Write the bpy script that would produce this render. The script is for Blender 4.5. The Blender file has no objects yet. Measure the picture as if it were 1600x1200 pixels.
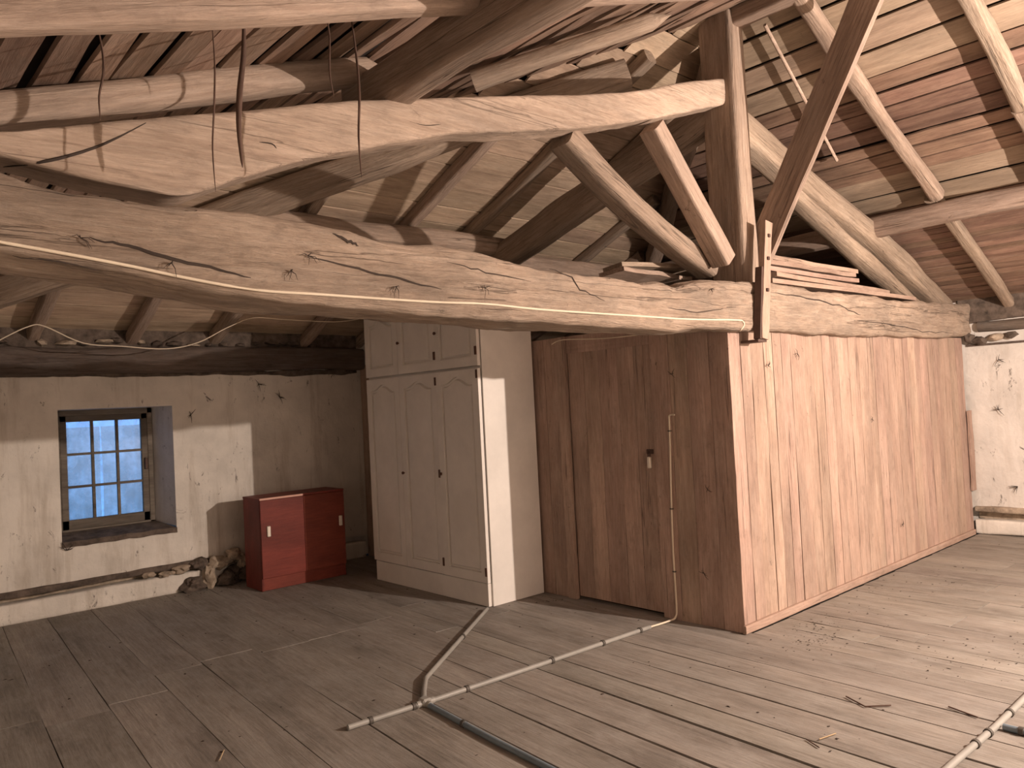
import bpy, bmesh, math, random
import numpy as np
from mathutils import Vector, Matrix, noise
from mathutils.bvhtree import BVHTree
random.seed(7)
S = bpy.context.scene
COL = S.collection
V = Vector

# ------------------------------------------------------------------ camera
F = 1203.0; EYE = 1.6
def camray(px, py): return V(((px-800)/F, (600-py)/F, -1.0))
ax_x = camray(2140, 565).normalized()
ax_y = camray(-280, 689); ax_y = (ax_y - ax_x*ax_x.dot(ax_y)).normalized()
ax_z = ax_x.cross(ax_y)
ROT = Matrix((ax_x, ax_y, ax_z))                     # camera space -> world
CAM = V((0, 0, EYE))
cam_data = bpy.data.cameras.new('camera')
cam_data.sensor_width = 36.0; cam_data.sensor_fit = 'HORIZONTAL'
cam_data.lens = F/1600*36.0; cam_data.clip_start = 0.05; cam_data.clip_end = 200
cam = bpy.data.objects.new('camera', cam_data); COL.objects.link(cam)
cam.matrix_world = Matrix.Translation(CAM) @ ROT.to_4x4()
S.camera = cam

# ------------------------------------------------------------------ world (dusk sky), daylight, exposure
w = bpy.data.worlds.new('world'); S.world = w; w.use_nodes = True
wn = w.node_tree.nodes; wn['Background'].inputs[0].default_value = (0.13, 0.36, 0.80, 1)
wn['Background'].inputs[1].default_value = 2.3
S.view_settings.view_transform = 'Standard'; S.view_settings.look = 'None'
S.view_settings.gamma = 1.0; S.view_settings.use_curve_mapping = False
S.view_settings.exposure = 0.0
SKY_X, SKY_Y = (2.7, 3.3), (0.05, 0.65)              # opening for the added, unseen roof window over the camera

# ------------------------------------------------------------------ pixel helpers
def ray(px, py): return ROT @ camray(px, py)
def on(px, py, ax, val):
    d = ray(px, py); i = 'XYZ'.index(ax); return CAM + d*((val-CAM[i])/d[i])
APX, APY, APZ = 4.88, 2.98, 4.33                     # apex of the hipped roof (underside of boards)
SL, SW, SR = 0.35, 0.40, 0.445                       # slopes
WALL_Y, WALL_X, BACK_Y, NEAR_X = 7.64, 9.08, -3.2, -0.55
def zL(x): return APZ - SL*(APX-x)
def zW(y): return APZ - SW*(y-APY)
def zR(x): return APZ - SR*(x-APX)
NL = V((-SL, 0, 1)).normalized(); NW = V((0, SW, 1)).normalized(); NR = V((SR, 0, 1)).normalized()
def onL(px, py, o=0):
    r = ray(px, py); n = V((-SL, 0, 1)); return CAM + r*((APZ-SL*APX-o-n.dot(CAM))/n.dot(r))

# ------------------------------------------------------------------ materials
def mat_base(name):
    m = bpy.data.materials.new(name); m.use_nodes = True
    nt = m.node_tree; return m, nt, nt.nodes['Principled BSDF']
def N(nt, t, **k):
    n = nt.nodes.new(t)
    for a, b in k.items(): setattr(n, a, b)
    return n
def ramp(nt, stops):
    r = N(nt, 'ShaderNodeValToRGB'); e = r.color_ramp.elements
    while len(e) < len(stops): e.new(0.5)
    for i, (p, c) in enumerate(stops):
        e[i].position = p; e[i].color = (c if len(c) == 4 else (*c, 1)) if not isinstance(c, float) else (c, c, c, 1)
    return r
def mixc(nt, a, b, fac, mode='MIX'):
    m = N(nt, 'ShaderNodeMix', data_type='RGBA', blend_type=mode)
    for sock, v in ((m.inputs[6], a), (m.inputs[7], b), (m.inputs[0], fac)):
        if hasattr(v, 'links'): nt.links.new(v, sock)
        elif isinstance(v, (int, float)): sock.default_value = v
        else: sock.default_value = (*v, 1)
    return m.outputs[2]
def coords(nt, scale, rnd=True):
    tc = N(nt, 'ShaderNodeTexCoord'); mp = N(nt, 'ShaderNodeMapping'); mp.inputs['Scale'].default_value = scale
    src = tc.outputs['Object']
    if rnd:
        oi = N(nt, 'ShaderNodeObjectInfo'); mul = N(nt, 'ShaderNodeMath', operation='MULTIPLY'); mul.inputs[1].default_value = 53.0
        nt.links.new(oi.outputs['Random'], mul.inputs[0])
        ad = N(nt, 'ShaderNodeVectorMath', operation='ADD'); nt.links.new(src, ad.inputs[0]); nt.links.new(mul.outputs[0], ad.inputs[1]); src = ad.outputs[0]
    nt.links.new(src, mp.inputs['Vector']); return mp.outputs[0]
def noise_tex(nt, vec, scale, detail=5, rough=0.6, dist=0.0):
    n = N(nt, 'ShaderNodeTexNoise'); n.inputs['Scale'].default_value = scale; n.inputs['Detail'].default_value = detail
    n.inputs['Roughness'].default_value = rough; n.inputs['Distortion'].default_value = dist
    nt.links.new(vec, n.inputs['Vector']); return n.outputs['Fac']
def wood(name, dark, mid, light, grain=(1.0, 16, 16), crack=0.5, spots=0.5, vary=0.25, dust=None, dustamt=0.4, bump=0.5, rough=0.85, spotscale=9):
    m, nt, bs = mat_base(name); L = nt.links
    g = noise_tex(nt, coords(nt, grain), 1.6, 8, 0.65, 0.5)
    col = ramp(nt, [(0.22, dark), (0.48, mid), (0.78, light)]); L.new(g, col.inputs[0]); c = col.outputs[0]
    # broad tone patches
    b = noise_tex(nt, coords(nt, (0.7, 3, 3)), 1.4, 3, 0.5)
    br = ramp(nt, [(0.3, 0.66), (0.7, 1.12)]); L.new(b, br.inputs[0]); c = mixc(nt, c, br.outputs[0], 1.0, 'MULTIPLY')
    if dust:
        d = noise_tex(nt, coords(nt, (1.5, 2.5, 2.5)), 2.2, 7, 0.7)
        dr = ramp(nt, [(0.45, 0.0), (0.68, dustamt)]); L.new(d, dr.inputs[0]); c = mixc(nt, c, dust, dr.outputs[0])
    fn = noise_tex(nt, coords(nt, (5, 45, 45)), 1.6, 6, 0.75); fr_ = ramp(nt, [(0.3, 0.70), (0.65, 1.08)]); L.new(fn, fr_.inputs[0]); c = mixc(nt, c, fr_.outputs[0], 0.85, 'MULTIPLY')
    gm = noise_tex(nt, coords(nt, (2.2, 4.5, 4.5)), 3.1, 8, 0.72, 0.4); gr = ramp(nt, [(0.54, 0.0), (0.70, 0.5*spots)]); L.new(gm, gr.inputs[0]); c = mixc(nt, c, (0.16, 0.12, 0.095), gr.outputs[0])
    # drying cracks along the grain
    k = noise_tex(nt, coords(nt, (0.22, 8, 8)), 1.5, 4, 0.5, 0.1)
    kr = ramp(nt, [(0.488, 0.0), (0.5, 1.0), (0.512, 0.0)]); L.new(k, kr.inputs[0])
    km = noise_tex(nt, coords(nt, (0.9, 5, 5)), 1.1, 2, 0.5); kmr = ramp(nt, [(0.5, 0.0), (0.6, crack)]); L.new(km, kmr.inputs[0])
    kk = N(nt, 'ShaderNodeMath', operation='MULTIPLY'); L.new(kmr.outputs[0], kk.inputs[1]); L.new(kr.outputs[0], kk.inputs[0])
    c = mixc(nt, c, (0.045, 0.03, 0.022), kk.outputs[0])
    # dirt specks and knots
    s = noise_tex(nt, coords(nt, (1, 1.6, 1.6)), spotscale, 6, 0.75, 0.6)
    sr = ramp(nt, [(0.64, 0.0), (0.72, spots)]); L.new(s, sr.inputs[0]); c = mixc(nt, c, (0.06, 0.042, 0.032), sr.outputs[0])
    oi = N(nt, 'ShaderNodeObjectInfo'); hs = N(nt, 'ShaderNodeHueSaturation')
    mr = N(nt, 'ShaderNodeMapRange'); mr.inputs[3].default_value = 1-vary; mr.inputs[4].default_value = 1+vary; L.new(oi.outputs['Random'], mr.inputs[0])
    L.new(mr.outputs[0], hs.inputs['Value']); L.new(c, hs.inputs['Color'])
    mr2 = N(nt, 'ShaderNodeMath', operation='MULTIPLY'); mr2.inputs[1].default_value = 7.31; L.new(oi.outputs['Random'], mr2.inputs[0])
    fr = N(nt, 'ShaderNodeMath', operation='FRACT'); L.new(mr2.outputs[0], fr.inputs[0])
    mr3 = N(nt, 'ShaderNodeMapRange'); mr3.inputs[3].default_value = 0.495; mr3.inputs[4].default_value = 0.509; L.new(fr.outputs[0], mr3.inputs[0]); L.new(mr3.outputs[0], hs.inputs['Hue'])
    L.new(hs.outputs[0], bs.inputs['Base Color']); bs.inputs['Roughness'].default_value = rough
    bs.inputs['Specular IOR Level'].default_value = 0.25
    hsum = N(nt, 'ShaderNodeMath', operation='SUBTRACT'); hs2 = N(nt, 'ShaderNodeMath', operation='ADD'); L.new(g, hs2.inputs[0]); L.new(fn, hs2.inputs[1]); L.new(hs2.outputs[0], hsum.inputs[0]); L.new(kk.outputs[0], hsum.inputs[1])
    bp = N(nt, 'ShaderNodeBump'); bp.inputs['Strength'].default_value = bump; bp.inputs['Distance'].default_value = 0.02
    L.new(hsum.outputs[0], bp.inputs['Height']); L.new(bp.outputs[0], bs.inputs['Normal'])
    return m
def plain(name, col, rough=0.6, metal=0.0, spec=0.4, var=0.0, scale=6, bump=0.0):
    m, nt, bs = mat_base(name); bs.inputs['Roughness'].default_value = rough; bs.inputs['Metallic'].default_value = metal
    bs.inputs['Specular IOR Level'].default_value = spec; bs.inputs['Base Color'].default_value = (*col, 1)
    n = noise_tex(nt, coords(nt, (1, 1, 1)), scale, 6, 0.65)
    r = ramp(nt, [(0.3, tuple(max(0, c*(1-var)) for c in col)), (0.7, tuple(min(1, c*(1+var*0.6)) for c in col))]); nt.links.new(n, r.inputs[0])
    nt.links.new(r.outputs[0], bs.inputs['Base Color'])
    if bump:
        bp = N(nt, 'ShaderNodeBump'); bp.inputs['Strength'].default_value = bump; bp.inputs['Distance'].default_value = 0.02
        nt.links.new(n, bp.inputs['Height']); nt.links.new(bp.outputs[0], bs.inputs['Normal'])
    return m
def plaster(name, col, stain, dirt=0.5):
    m, nt, bs = mat_base(name); L = nt.links
    n = noise_tex(nt, coords(nt, (1, 1, 1), False), 2.3, 7, 0.62)
    r = ramp(nt, [(0.3, tuple(c*0.78 for c in col)), (0.6, col), (0.85, tuple(min(1, c*1.08) for c in col))]); L.new(n, r.inputs[0]); c = r.outputs[0]
    # vertical run-down stains
    s = noise_tex(nt, coords(nt, (3.2, 3.2, 0.35), False), 1.5, 6, 0.7, 0.2)
    sr = ramp(nt, [(0.50, 0.0), (0.70, dirt)]); L.new(s, sr.inputs[0]); c = mixc(nt, c, stain, sr.outputs[0])
    k = noise_tex(nt, coords(nt, (1.4, 1.4, 0.7), False), 6.5, 8, 0.8, 0.8)
    kr = ramp(nt, [(0.60, 0.0), (0.66, 0.85)]); L.new(k, kr.inputs[0]); c = mixc(nt, c, (0.07, 0.05, 0.04), kr.outputs[0])
    L.new(c, bs.inputs['Base Color']); bs.inputs['Roughness'].default_value = 0.92; bs.inputs['Specular IOR Level'].default_value = 0.1
    f = noise_tex(nt, coords(nt, (1, 1, 1), False), 11, 8, 0.6)
    bp = N(nt, 'ShaderNodeBump'); bp.inputs['Strength'].default_value = 0.35; bp.inputs['Distance'].default_value = 0.03
    L.new(f, bp.inputs['Height']); L.new(bp.outputs[0], bs.inputs['Normal'])
    return m
DUST = (0.30, 0.25, 0.21)
M = {}
M['beam'] = wood('old_oak_beam', (0.375, 0.265, 0.202), (0.556, 0.415, 0.327), (0.697, 0.548, 0.450), (1.6, 26, 26), 0.45, 0.8, 0.06, DUST, 0.5, 1.0, spotscale=6)
M['beam2'] = wood('pale_oak_beam', (0.409, 0.293, 0.229), (0.567, 0.429, 0.338), (0.685, 0.538, 0.442), (1.8, 22, 22), 0.5, 0.7, 0.06, DUST, 0.3, 0.6, spotscale=7)
M['timber'] = wood('rough_timber', (0.238, 0.167, 0.126), (0.430, 0.321, 0.247), (0.574, 0.448, 0.361), (1.6, 28, 28), 0.7, 0.65, 0.14, DUST, 0.4, 0.7, spotscale=8)
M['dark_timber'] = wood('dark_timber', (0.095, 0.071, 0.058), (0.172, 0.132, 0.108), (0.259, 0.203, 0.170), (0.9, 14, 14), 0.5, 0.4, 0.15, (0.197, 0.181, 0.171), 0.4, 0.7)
M['slat'] = wood('roof_slat', (0.187, 0.119, 0.087), (0.320, 0.212, 0.158), (0.436, 0.308, 0.237), (0.9, 14, 14), 0.4, 0.45, 0.22, DUST, 0.3, 0.4)
M['roof_red'] = wood('roof_board_red', (0.151, 0.086, 0.063), (0.254, 0.157, 0.117), (0.356, 0.238, 0.178), (0.9, 13, 13), 0.5, 0.45, 0.25, (0.42, 0.30, 0.21), 0.3, 0.4)
M['roof_pale'] = wood('roof_board_pale', (0.275, 0.199, 0.145), (0.400, 0.300, 0.221), (0.498, 0.386, 0.289), (0.9, 9, 9), 0.3, 0.4, 0.1, None, 0, 0.3)
M['roof_tan'] = wood('roof_board_tan', (0.374, 0.264, 0.196), (0.571, 0.427, 0.314), (0.702, 0.548, 0.420), (0.9, 9, 9), 0.3, 0.4, 0.14, None, 0, 0.3)
M['partition'] = wood('partition_board', (0.372, 0.247, 0.192), (0.457, 0.316, 0.249), (0.522, 0.375, 0.308), (0.9, 42, 42), 0.7, 0.8, 0.07, (0.480, 0.376, 0.308), 0.4, 0.3, spotscale=10)
M['floor'] = wood('floor_board', (0.205, 0.178, 0.152), (0.295, 0.262, 0.228), (0.37, 0.335, 0.298), (0.9, 22, 22), 0.3, 0.6, 0.07, (0.33, 0.305, 0.275), 0.8, 0.25, 0.72, spotscale=8)
M['floor'].node_tree.nodes['Principled BSDF'].inputs['Specular IOR Level'].default_value = 0.3
M['soil'] = plain('sub_floor_dark', (0.02, 0.015, 0.012), 0.95)
M['tile'] = plain('roof_tile_underside', (0.035, 0.026, 0.022), 0.95, var=0.4)
M['plaster'] = plaster('limewash_plaster', (0.78, 0.73, 0.66), (0.32, 0.25, 0.18), 0.5)
M['plaster2'] = plaster('clean_plaster', (0.74, 0.70, 0.65), (0.36, 0.30, 0.23), 0.3)
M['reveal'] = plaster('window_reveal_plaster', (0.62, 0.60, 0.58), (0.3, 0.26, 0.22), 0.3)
M['mortar'] = plain('crumbled_mortar', (0.42, 0.34, 0.26), 0.95, var=0.6, scale=9, bump=0.6)
M['mortar_dark'] = plain('dirty_mortar', (0.13, 0.10, 0.08), 0.95, var=0.7, scale=9, bump=0.8)
M['white'] = plain('white_melamine', (0.79, 0.745, 0.69), 0.5, spec=0.3, var=0.1, scale=3)
M['brown_plastic'] = plain('brown_hinge', (0.09, 0.04, 0.025), 0.5)
M['red'] = wood('mahogany_laminate', (0.15, 0.030, 0.018), (0.21, 0.044, 0.027), (0.26, 0.058, 0.036), (1, 6, 1.2), 0.0, 0.0, 0.0, None, 0, 0.1, 0.5)
M['pink_edge'] = plain('pale_pink_edge', (0.62, 0.36, 0.28), 0.6, var=0.1)
M['handle'] = plain('pale_metal_handle', (0.75, 0.68, 0.58), 0.35, 0.3)
M['frame'] = wood('window_frame_paint', (0.13, 0.11, 0.09), (0.20, 0.17, 0.14), (0.28, 0.24, 0.20), (1, 9, 9), 0.5, 0.4, 0.08, None, 0, 0.4)
M['pvc'] = plain('grey_conduit', (0.30, 0.29, 0.265), 0.45, var=0.15, spec=0.4)
M['pvc_blue'] = plain('blue_grey_conduit', (0.17, 0.215, 0.25), 0.45, var=0.2)
M['clip'] = plain('dark_clip', (0.08, 0.07, 0.06), 0.6)
M['cable'] = plain('cream_cable', (0.72, 0.62, 0.48), 0.6, var=0.1)
M['iron'] = plain('rusty_iron', (0.12, 0.075, 0.06), 0.75, 0.3, var=0.4)
M['web'] = plain('dusty_web', (0.055, 0.04, 0.032), 0.95, var=0.3)
M['sliver'] = plain('dry_sliver', (0.11, 0.065, 0.048), 0.9, var=0.4)
M['straw'] = plain('dry_straw', (0.48, 0.36, 0.22), 0.85, var=0.2)
def pane_mat():
    m = bpy.data.materials.new('dirty_glass'); m.use_nodes = True; nt = m.node_tree; nt.nodes.clear(); L = nt.links
    out = N(nt, 'ShaderNodeOutputMaterial'); tr = N(nt, 'ShaderNodeBsdfTransparent'); tl = N(nt, 'ShaderNodeBsdfTranslucent'); gl = N(nt, 'ShaderNodeBsdfGlossy')
    tr.inputs[0].default_value = (0.9, 0.95, 1, 1); tl.inputs[0].default_value = (0.6, 0.58, 0.55, 1); gl.inputs['Roughness'].default_value = 0.15; gl.inputs[0].default_value = (0.6, 0.6, 0.6, 1)
    n = noise_tex(nt, coords(nt, (1, 1, 1)), 5, 5, 0.6); r = ramp(nt, [(0.35, 0.12), (0.7, 0.55)]); L.new(n, r.inputs[0])
    a = N(nt, 'ShaderNodeMixShader'); L.new(r.outputs[0], a.inputs[0]); L.new(tr.outputs[0], a.inputs[1]); L.new(tl.outputs[0], a.inputs[2])
    b = N(nt, 'ShaderNodeMixShader'); b.inputs[0].default_value = 0.05; L.new(a.outputs[0], b.inputs[1]); L.new(gl.outputs[0], b.inputs[2])
    L.new(b.outputs[0], out.inputs[0]); return m
M['pane'] = pane_mat()
def sheet_mat():
    m = bpy.data.materials.new('plastic_sheeting'); m.use_nodes = True; nt = m.node_tree; nt.nodes.clear(); L = nt.links
    out = N(nt, 'ShaderNodeOutputMaterial'); tr = N(nt, 'ShaderNodeBsdfTransparent'); tl = N(nt, 'ShaderNodeBsdfTranslucent'); tl.inputs[0].default_value = (0.80, 0.62, 0.50, 1)
    a = N(nt, 'ShaderNodeMixShader'); a.inputs[0].default_value = 0.86; L.new(tr.outputs[0], a.inputs[1]); L.new(tl.outputs[0], a.inputs[2]); L.new(a.outputs[0], out.inputs[0]); return m
M['sheet'] = sheet_mat()
def bulb_mat():
    m, nt, bs = mat_base('lit_bulb'); bs.inputs['Emission Color'].default_value = (1, 0.72, 0.45, 1); bs.inputs['Emission Strength'].default_value = 12; return m
M['bulb'] = bulb_mat()

# ------------------------------------------------------------------ object helpers
def tag(o, label=None, cat=None, group=None, kind=None):
    if label: o['label'] = label
    if cat: o['category'] = cat
    if group: o['group'] = group
    if kind: o['kind'] = kind
    return o
def adopt(o, parent):
    if parent is not None:
        o.parent = parent
        pm = parent.matrix_basis.copy()
        if parent.parent is not None: pm = parent.parent.matrix_basis @ parent.parent.matrix_basis.inverted() @ pm
        o.matrix_parent_inverse = pm.inverted()
def obj(name, verts, faces, mat, parent=None, matrix=None, smooth=None):
    me = bpy.data.meshes.new(name); me.from_pydata([tuple(v) for v in verts], [], faces)
    bm = bmesh.new(); bm.from_mesh(me); bmesh.ops.recalc_face_normals(bm, faces=bm.faces); bm.to_mesh(me); bm.free()
    me.materials.append(M[mat])
    if smooth is not None:
        me.polygons.foreach_set('use_smooth', [True]*len(me.polygons)); me.set_sharp_from_angle(angle=math.radians(smooth))
    o = bpy.data.objects.new(name, me); COL.objects.link(o)
    if matrix is not None: o.matrix_world = matrix; o.matrix_basis = matrix
    adopt(o, parent); return o
def empty(name, loc):
    o = bpy.data.objects.new(name, None); o.empty_display_size = 0.1; COL.objects.link(o)
    o.matrix_basis = Matrix.Translation(V(loc)); return o
class MB:                                            # collects simple solids into one mesh
    def __init__(s): s.v = []; s.f = []
    def add(s, v, f):
        n = len(s.v); s.v += [V(p) for p in v]; s.f += [[i+n for i in q] for q in f]; return s
    def box(s, a, b):
        (x0, y0, z0), (x1, y1, z1) = a, b
        return s.add([(x0,y0,z0),(x1,y0,z0),(x1,y1,z0),(x0,y1,z0),(x0,y0,z1),(x1,y0,z1),(x1,y1,z1),(x0,y1,z1)],
                     [[0,1,2,3],[4,5,6,7],[0,1,5,4],[1,2,6,5],[2,3,7,6],[3,0,4,7]])
    def bbox(s, a, b, bev):                          # box with chamfered edges
        bm = bmesh.new(); bmesh.ops.create_cube(bm, size=1)
        c = [(p+q)/2 for p, q in zip(a, b)]; d = [abs(q-p) for p, q in zip(a, b)]
        for v in bm.verts: v.co = V((c[0]+v.co.x*d[0], c[1]+v.co.y*d[1], c[2]+v.co.z*d[2]))
        bmesh.ops.bevel(bm, geom=bm.edges[:], offset=bev, segments=1, affect='EDGES')
        bm.verts.index_update(); s.add([v.co.copy() for v in bm.verts], [[v.index for v in f.verts] for f in bm.faces]); bm.free(); return s
    def build(s, name, mat, parent=None, matrix=None, smooth=None): return obj(name, s.v, s.f, mat, parent, matrix, smooth)
def frame(A, B, up):
    A, B, up = V(A), V(B), V(up); x = (B-A).normalized(); y = up.cross(x).normalized(); z = x.cross(y)
    m = Matrix((x, y, z)).transposed().to_4x4(); m.translation = A; return m, (B-A).length
def board(name, A, B, n, w, t, mat, parent=None, jit=0.006, warp=0.004, k=6, skew=0):
    """plank from A to B (centre of its face), face normal n, built along local x"""
    m, L = frame(A, B, n); vs = []; fs = []
    for i in range(k+1):
        x = L*i/k; j1 = random.uniform(-jit, jit); j2 = random.uniform(-jit, jit); zz = random.uniform(-warp, warp)
        tw = random.uniform(-warp, warp)
        for (y, z) in ((-w/2+j1, -t/2+zz-tw), (w/2+j2, -t/2+zz+tw), (w/2+j2, t/2+zz+tw), (-w/2+j1, t/2+zz-tw)):
            vs.append((x+skew*y, y, z))
    for i in range(k):
        a = 4*i
        for q in range(4): fs.append([a+q, a+(q+1)%4, a+4+(q+1)%4, a+4+q])
    fs += [[0,1,2,3], [4*k,4*k+1,4*k+2,4*k+3]]
    return obj(name, vs, fs, mat, parent, m)
def section(ns, p):
    out = []
    for i in range(ns):
        t = 2*math.pi*(i+0.5)/ns; c, s = math.cos(t), math.sin(t)
        out.append((math.copysign(abs(c)**(2/p), c)*0.5, math.copysign(abs(s)**(2/p), s)*0.5))
    return out
def timber(name, A, B, w, h, mat, up=(0,0,1), p=5, amp=0.012, freq=2.2, bow=(0,0), taper=1.0, parent=None, rings=None, ns=20, endround=0.0):
    m, L = frame(A, B, up); rings = rings or max(8, int(L/0.12)); sec = section(ns, p); sd = V((random.random()*50, random.random()*50, random.random()*50))
    vs = []; fs = []
    for i in range(rings+1):
        t = i/rings; x = L*t; sc = 1+(taper-1)*t; bw = math.sin(math.pi*t)
        if endround: sc *= min(1, math.sqrt(max(0.02, 1-max(0, (t-1+endround)/endround)**2)))
        for (y, z) in sec:
            q = V((x, y*w*sc, z*h*sc)); d = V((0, y, z)).normalized()
            nn = noise.fractal(V((x*freq*0.55, q.y*freq*1.6, q.z*freq*1.6))+sd, 1.0, 2.0, 4)
            q += d*nn*amp + V((0, bow[0]*bw, bow[1]*bw)); q.y += amp*1.5*noise.noise(V((x*0.8, 0, 0))+sd); q.z += amp*1.5*noise.noise(V((x*0.8, 9, 0))+sd)
            vs.append(q)
    for i in range(rings):
        for j in range(ns):
            a = i*ns+j; b = i*ns+(j+1)%ns; fs.append([a, b, b+ns, a+ns])
    fs += [list(range(ns)), list(range(rings*ns, rings*ns+ns))]
    return obj(name, vs, fs, mat, parent, m, smooth=50)
def rr_section(ns, r):                                # unit rounded rectangle walked at an even pace
    pts = []; N_ = 4000
    raw = []
    for cx, cy, a0 in ((.5-r, .5-r, 0), (-.5+r, .5-r, 90), (-.5+r, -.5+r, 180), (.5-r, -.5+r, 270)):
        for k in range(9): a = math.radians(a0+k*90/8); raw.append(V((cx+r*math.cos(a), cy+r*math.sin(a), 0)))
    raw.append(raw[0]); cum = [0]
    for a, b in zip(raw[:-1], raw[1:]): cum.append(cum[-1]+(b-a).length)
    for i in range(ns):
        t = cum[-1]*i/ns; pts.append((float(np.interp(t, cum, [q.x for q in raw])), float(np.interp(t, cum, [q.y for q in raw]))))
    return pts
def profile_timber(name, Y, tops, bots, depth, mat, ext0=None, ext1=None, p=0.12, amp=0.016, rings=110, ns=48, topamp=0.0, fine=0.006):
    T = [on(a, b, 'Y', Y+0.01) for a, b in tops]; Bm = [on(a, b, 'Y', Y+depth*0.9) for a, b in bots]
    x0 = ext0 if ext0 is not None else T[0].x; x1 = ext1 if ext1 is not None else T[-1].x
    xs = np.linspace(x0, x1, rings+1)
    zt = np.interp(xs, [q.x for q in T], [q.z for q in T]); zb = np.interp(xs, [q.x for q in Bm], [q.z for q in Bm])
    if ext0 is not None:                              # run on with the end slope
        k = xs < T[0].x; sl = (T[2].z-T[0].z)/(T[2].x-T[0].x); zt[k] = T[0].z+(xs[k]-T[0].x)*sl*0.6
        k = xs < Bm[0].x; sl = (Bm[2].z-Bm[0].z)/(Bm[2].x-Bm[0].x); zb[k] = Bm[0].z+(xs[k]-Bm[0].x)*sl*0.6
    ker = np.ones(5)/5
    def sm(a): return np.convolve(np.pad(a, 2, mode='edge'), ker, 'valid')
    zt = sm(zt); zb = sm(zb); sec = rr_section(ns, p); vs = []; fs = []; sd = V((3.1, 7.7, 1.3))
    org = V((xs[0], Y+depth/2, (zt[0]+zb[0])/2))
    for x, a, b in zip(xs, zt, zb):
        for (y, z) in sec:
            q = V((x, Y+depth/2+y*depth, (a+b)/2+z*(a-b))); d = V((0, y, z)).normalized()
            nn = noise.fractal(V((x*1.3, q.y*3.5, q.z*3.5))+sd, 1.0, 2.0, 5)
            am = amp + (topamp if z > 0.3 else 0)*abs(noise.noise(V((x*2.1, 5, q.y*4))+sd))
            f2 = noise.fractal(V((x*7, q.y*22, q.z*22))+sd, 1.0, 2.0, 3)
            vs.append(q+d*(nn*am+f2*fine)-org)
    for i in range(rings):
        for j in range(ns):
            a = i*ns+j; b = i*ns+(j+1)%ns; fs.append([a, b, b+ns, a+ns])
    fs += [list(range(ns)), list(range(rings*ns, rings*ns+ns))]
    return obj(name, vs, fs, mat, None, Matrix.Translation(org), smooth=45)
def smooth_path(pts, sub=6):
    P = [V(p) for p in pts]; out = []
    for i in range(len(P)-1):
        p0 = P[max(0, i-1)]; p1 = P[i]; p2 = P[i+1]; p3 = P[min(len(P)-1, i+2)]
        for k in range(sub):
            t = k/sub; out.append(0.5*((2*p1)+(p2-p0)*t+(2*p0-5*p1+4*p2-p3)*t*t+(3*p1-p0-3*p2+p3)*t**3))
    return out+[P[-1]]
def tube(name, pts, r, mat, parent=None, ns=8, taper=None):
    P = [V(p) for p in pts]; org = P[0].copy(); vs = []; fs = []; n = len(P)
    for i, p in enumerate(P):
        d = (P[min(n-1, i+1)]-P[max(0, i-1)]).normalized(); u = d.cross(V((0.13, 0.31, 0.94)))
        if u.length < 0.1: u = d.cross(V((1, 0, 0)))
        u.normalize(); q = d.cross(u); rr = r if taper is None else r*taper(i/(n-1))
        for j in range(ns):
            t = 2*math.pi*j/ns; vs.append(p-org+u*math.cos(t)*rr+q*math.sin(t)*rr)
    for i in range(n-1):
        for j in range(ns):
            a = i*ns+j; b = i*ns+(j+1)%ns; fs.append([a, b, b+ns, a+ns])
    fs += [list(range(ns)), list(range((n-1)*ns, n*ns))]
    return obj(name, vs, fs, mat, parent, Matrix.Translation(org), smooth=60)
def rock(name, loc, size, mat, parent=None, sub=2, amp=0.35):
    bm = bmesh.new(); bmesh.ops.create_icosphere(bm, subdivisions=sub, radius=0.5); sd = V((random.random()*90, 0, random.random()*30))
    for v in bm.verts:
        v.co *= 1+amp*noise.fractal(v.co*2.2+sd, 1, 2, 3); v.co = V((v.co.x*size[0], v.co.y*size[1], v.co.z*size[2]))
    bm.verts.index_update(); vs = [v.co.copy() for v in bm.verts]; fs = [[v.index for v in f.verts] for f in bm.faces]; bm.free()
    return obj(name, vs, fs, mat, parent, Matrix.Translation(V(loc)), smooth=35)

# ================================================================== THE SETTING
# ---- floor
fl = MB().box((NEAR_X-0.4, BACK_Y-0.3, -0.20), (WALL_X+0.4, WALL_Y+0.4, -0.028)).build('floor', 'soil')
tag(fl, 'wide grey dusty floorboards laid across the whole attic', 'floor', kind='structure')
seams = [-1.15, -0.85, -0.52, -0.2, 0.12, 0.45, 0.80, 1.12, 1.45, 1.75, 2.10, 2.48]
while seams[-1] < WALL_X: seams.append(seams[-1]+random.uniform(0.20, 0.33))
def seam_x(x, y):
    t = min(1, max(0, (x-1.8)/2.6)); return x + (0.075-0.045*t*t*(3-2*t))*(y-4.0)
joints = [5.15, 4.6, 5.6, 3.9]
for i in range(len(seams)-1):
    a, b = seams[i], seams[i+1]; cuts = [BACK_Y]
    j = [random.uniform(-2.2, 0.2), random.uniform(4.3, 5.6) if a < 4.3 else random.uniform(0.9, 2.2)]
    if 1.9 < a < 2.8: j[1] = 5.15
    cuts += sorted(j)+[WALL_Y-0.005]
    for y0, y1 in zip(cuts[:-1], cuts[1:]):
        g = random.choice((0.003, 0.005, 0.008))
        if y1 == WALL_Y-0.005 and a > 4.5: y1 = 2.84 if y0 < 2.7 else y1
        A = ((seam_x(a, y0)+seam_x(b, y0))/2, y0+0.003, -0.014); B = ((seam_x(a, y1)+seam_x(b, y1))/2, y1-0.003, -0.014)
        board('floor_board', A, B, (0, 0, 1), b-a-g, 0.028, 'floor', fl, jit=0.003, warp=0.0015, k=8)
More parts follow.
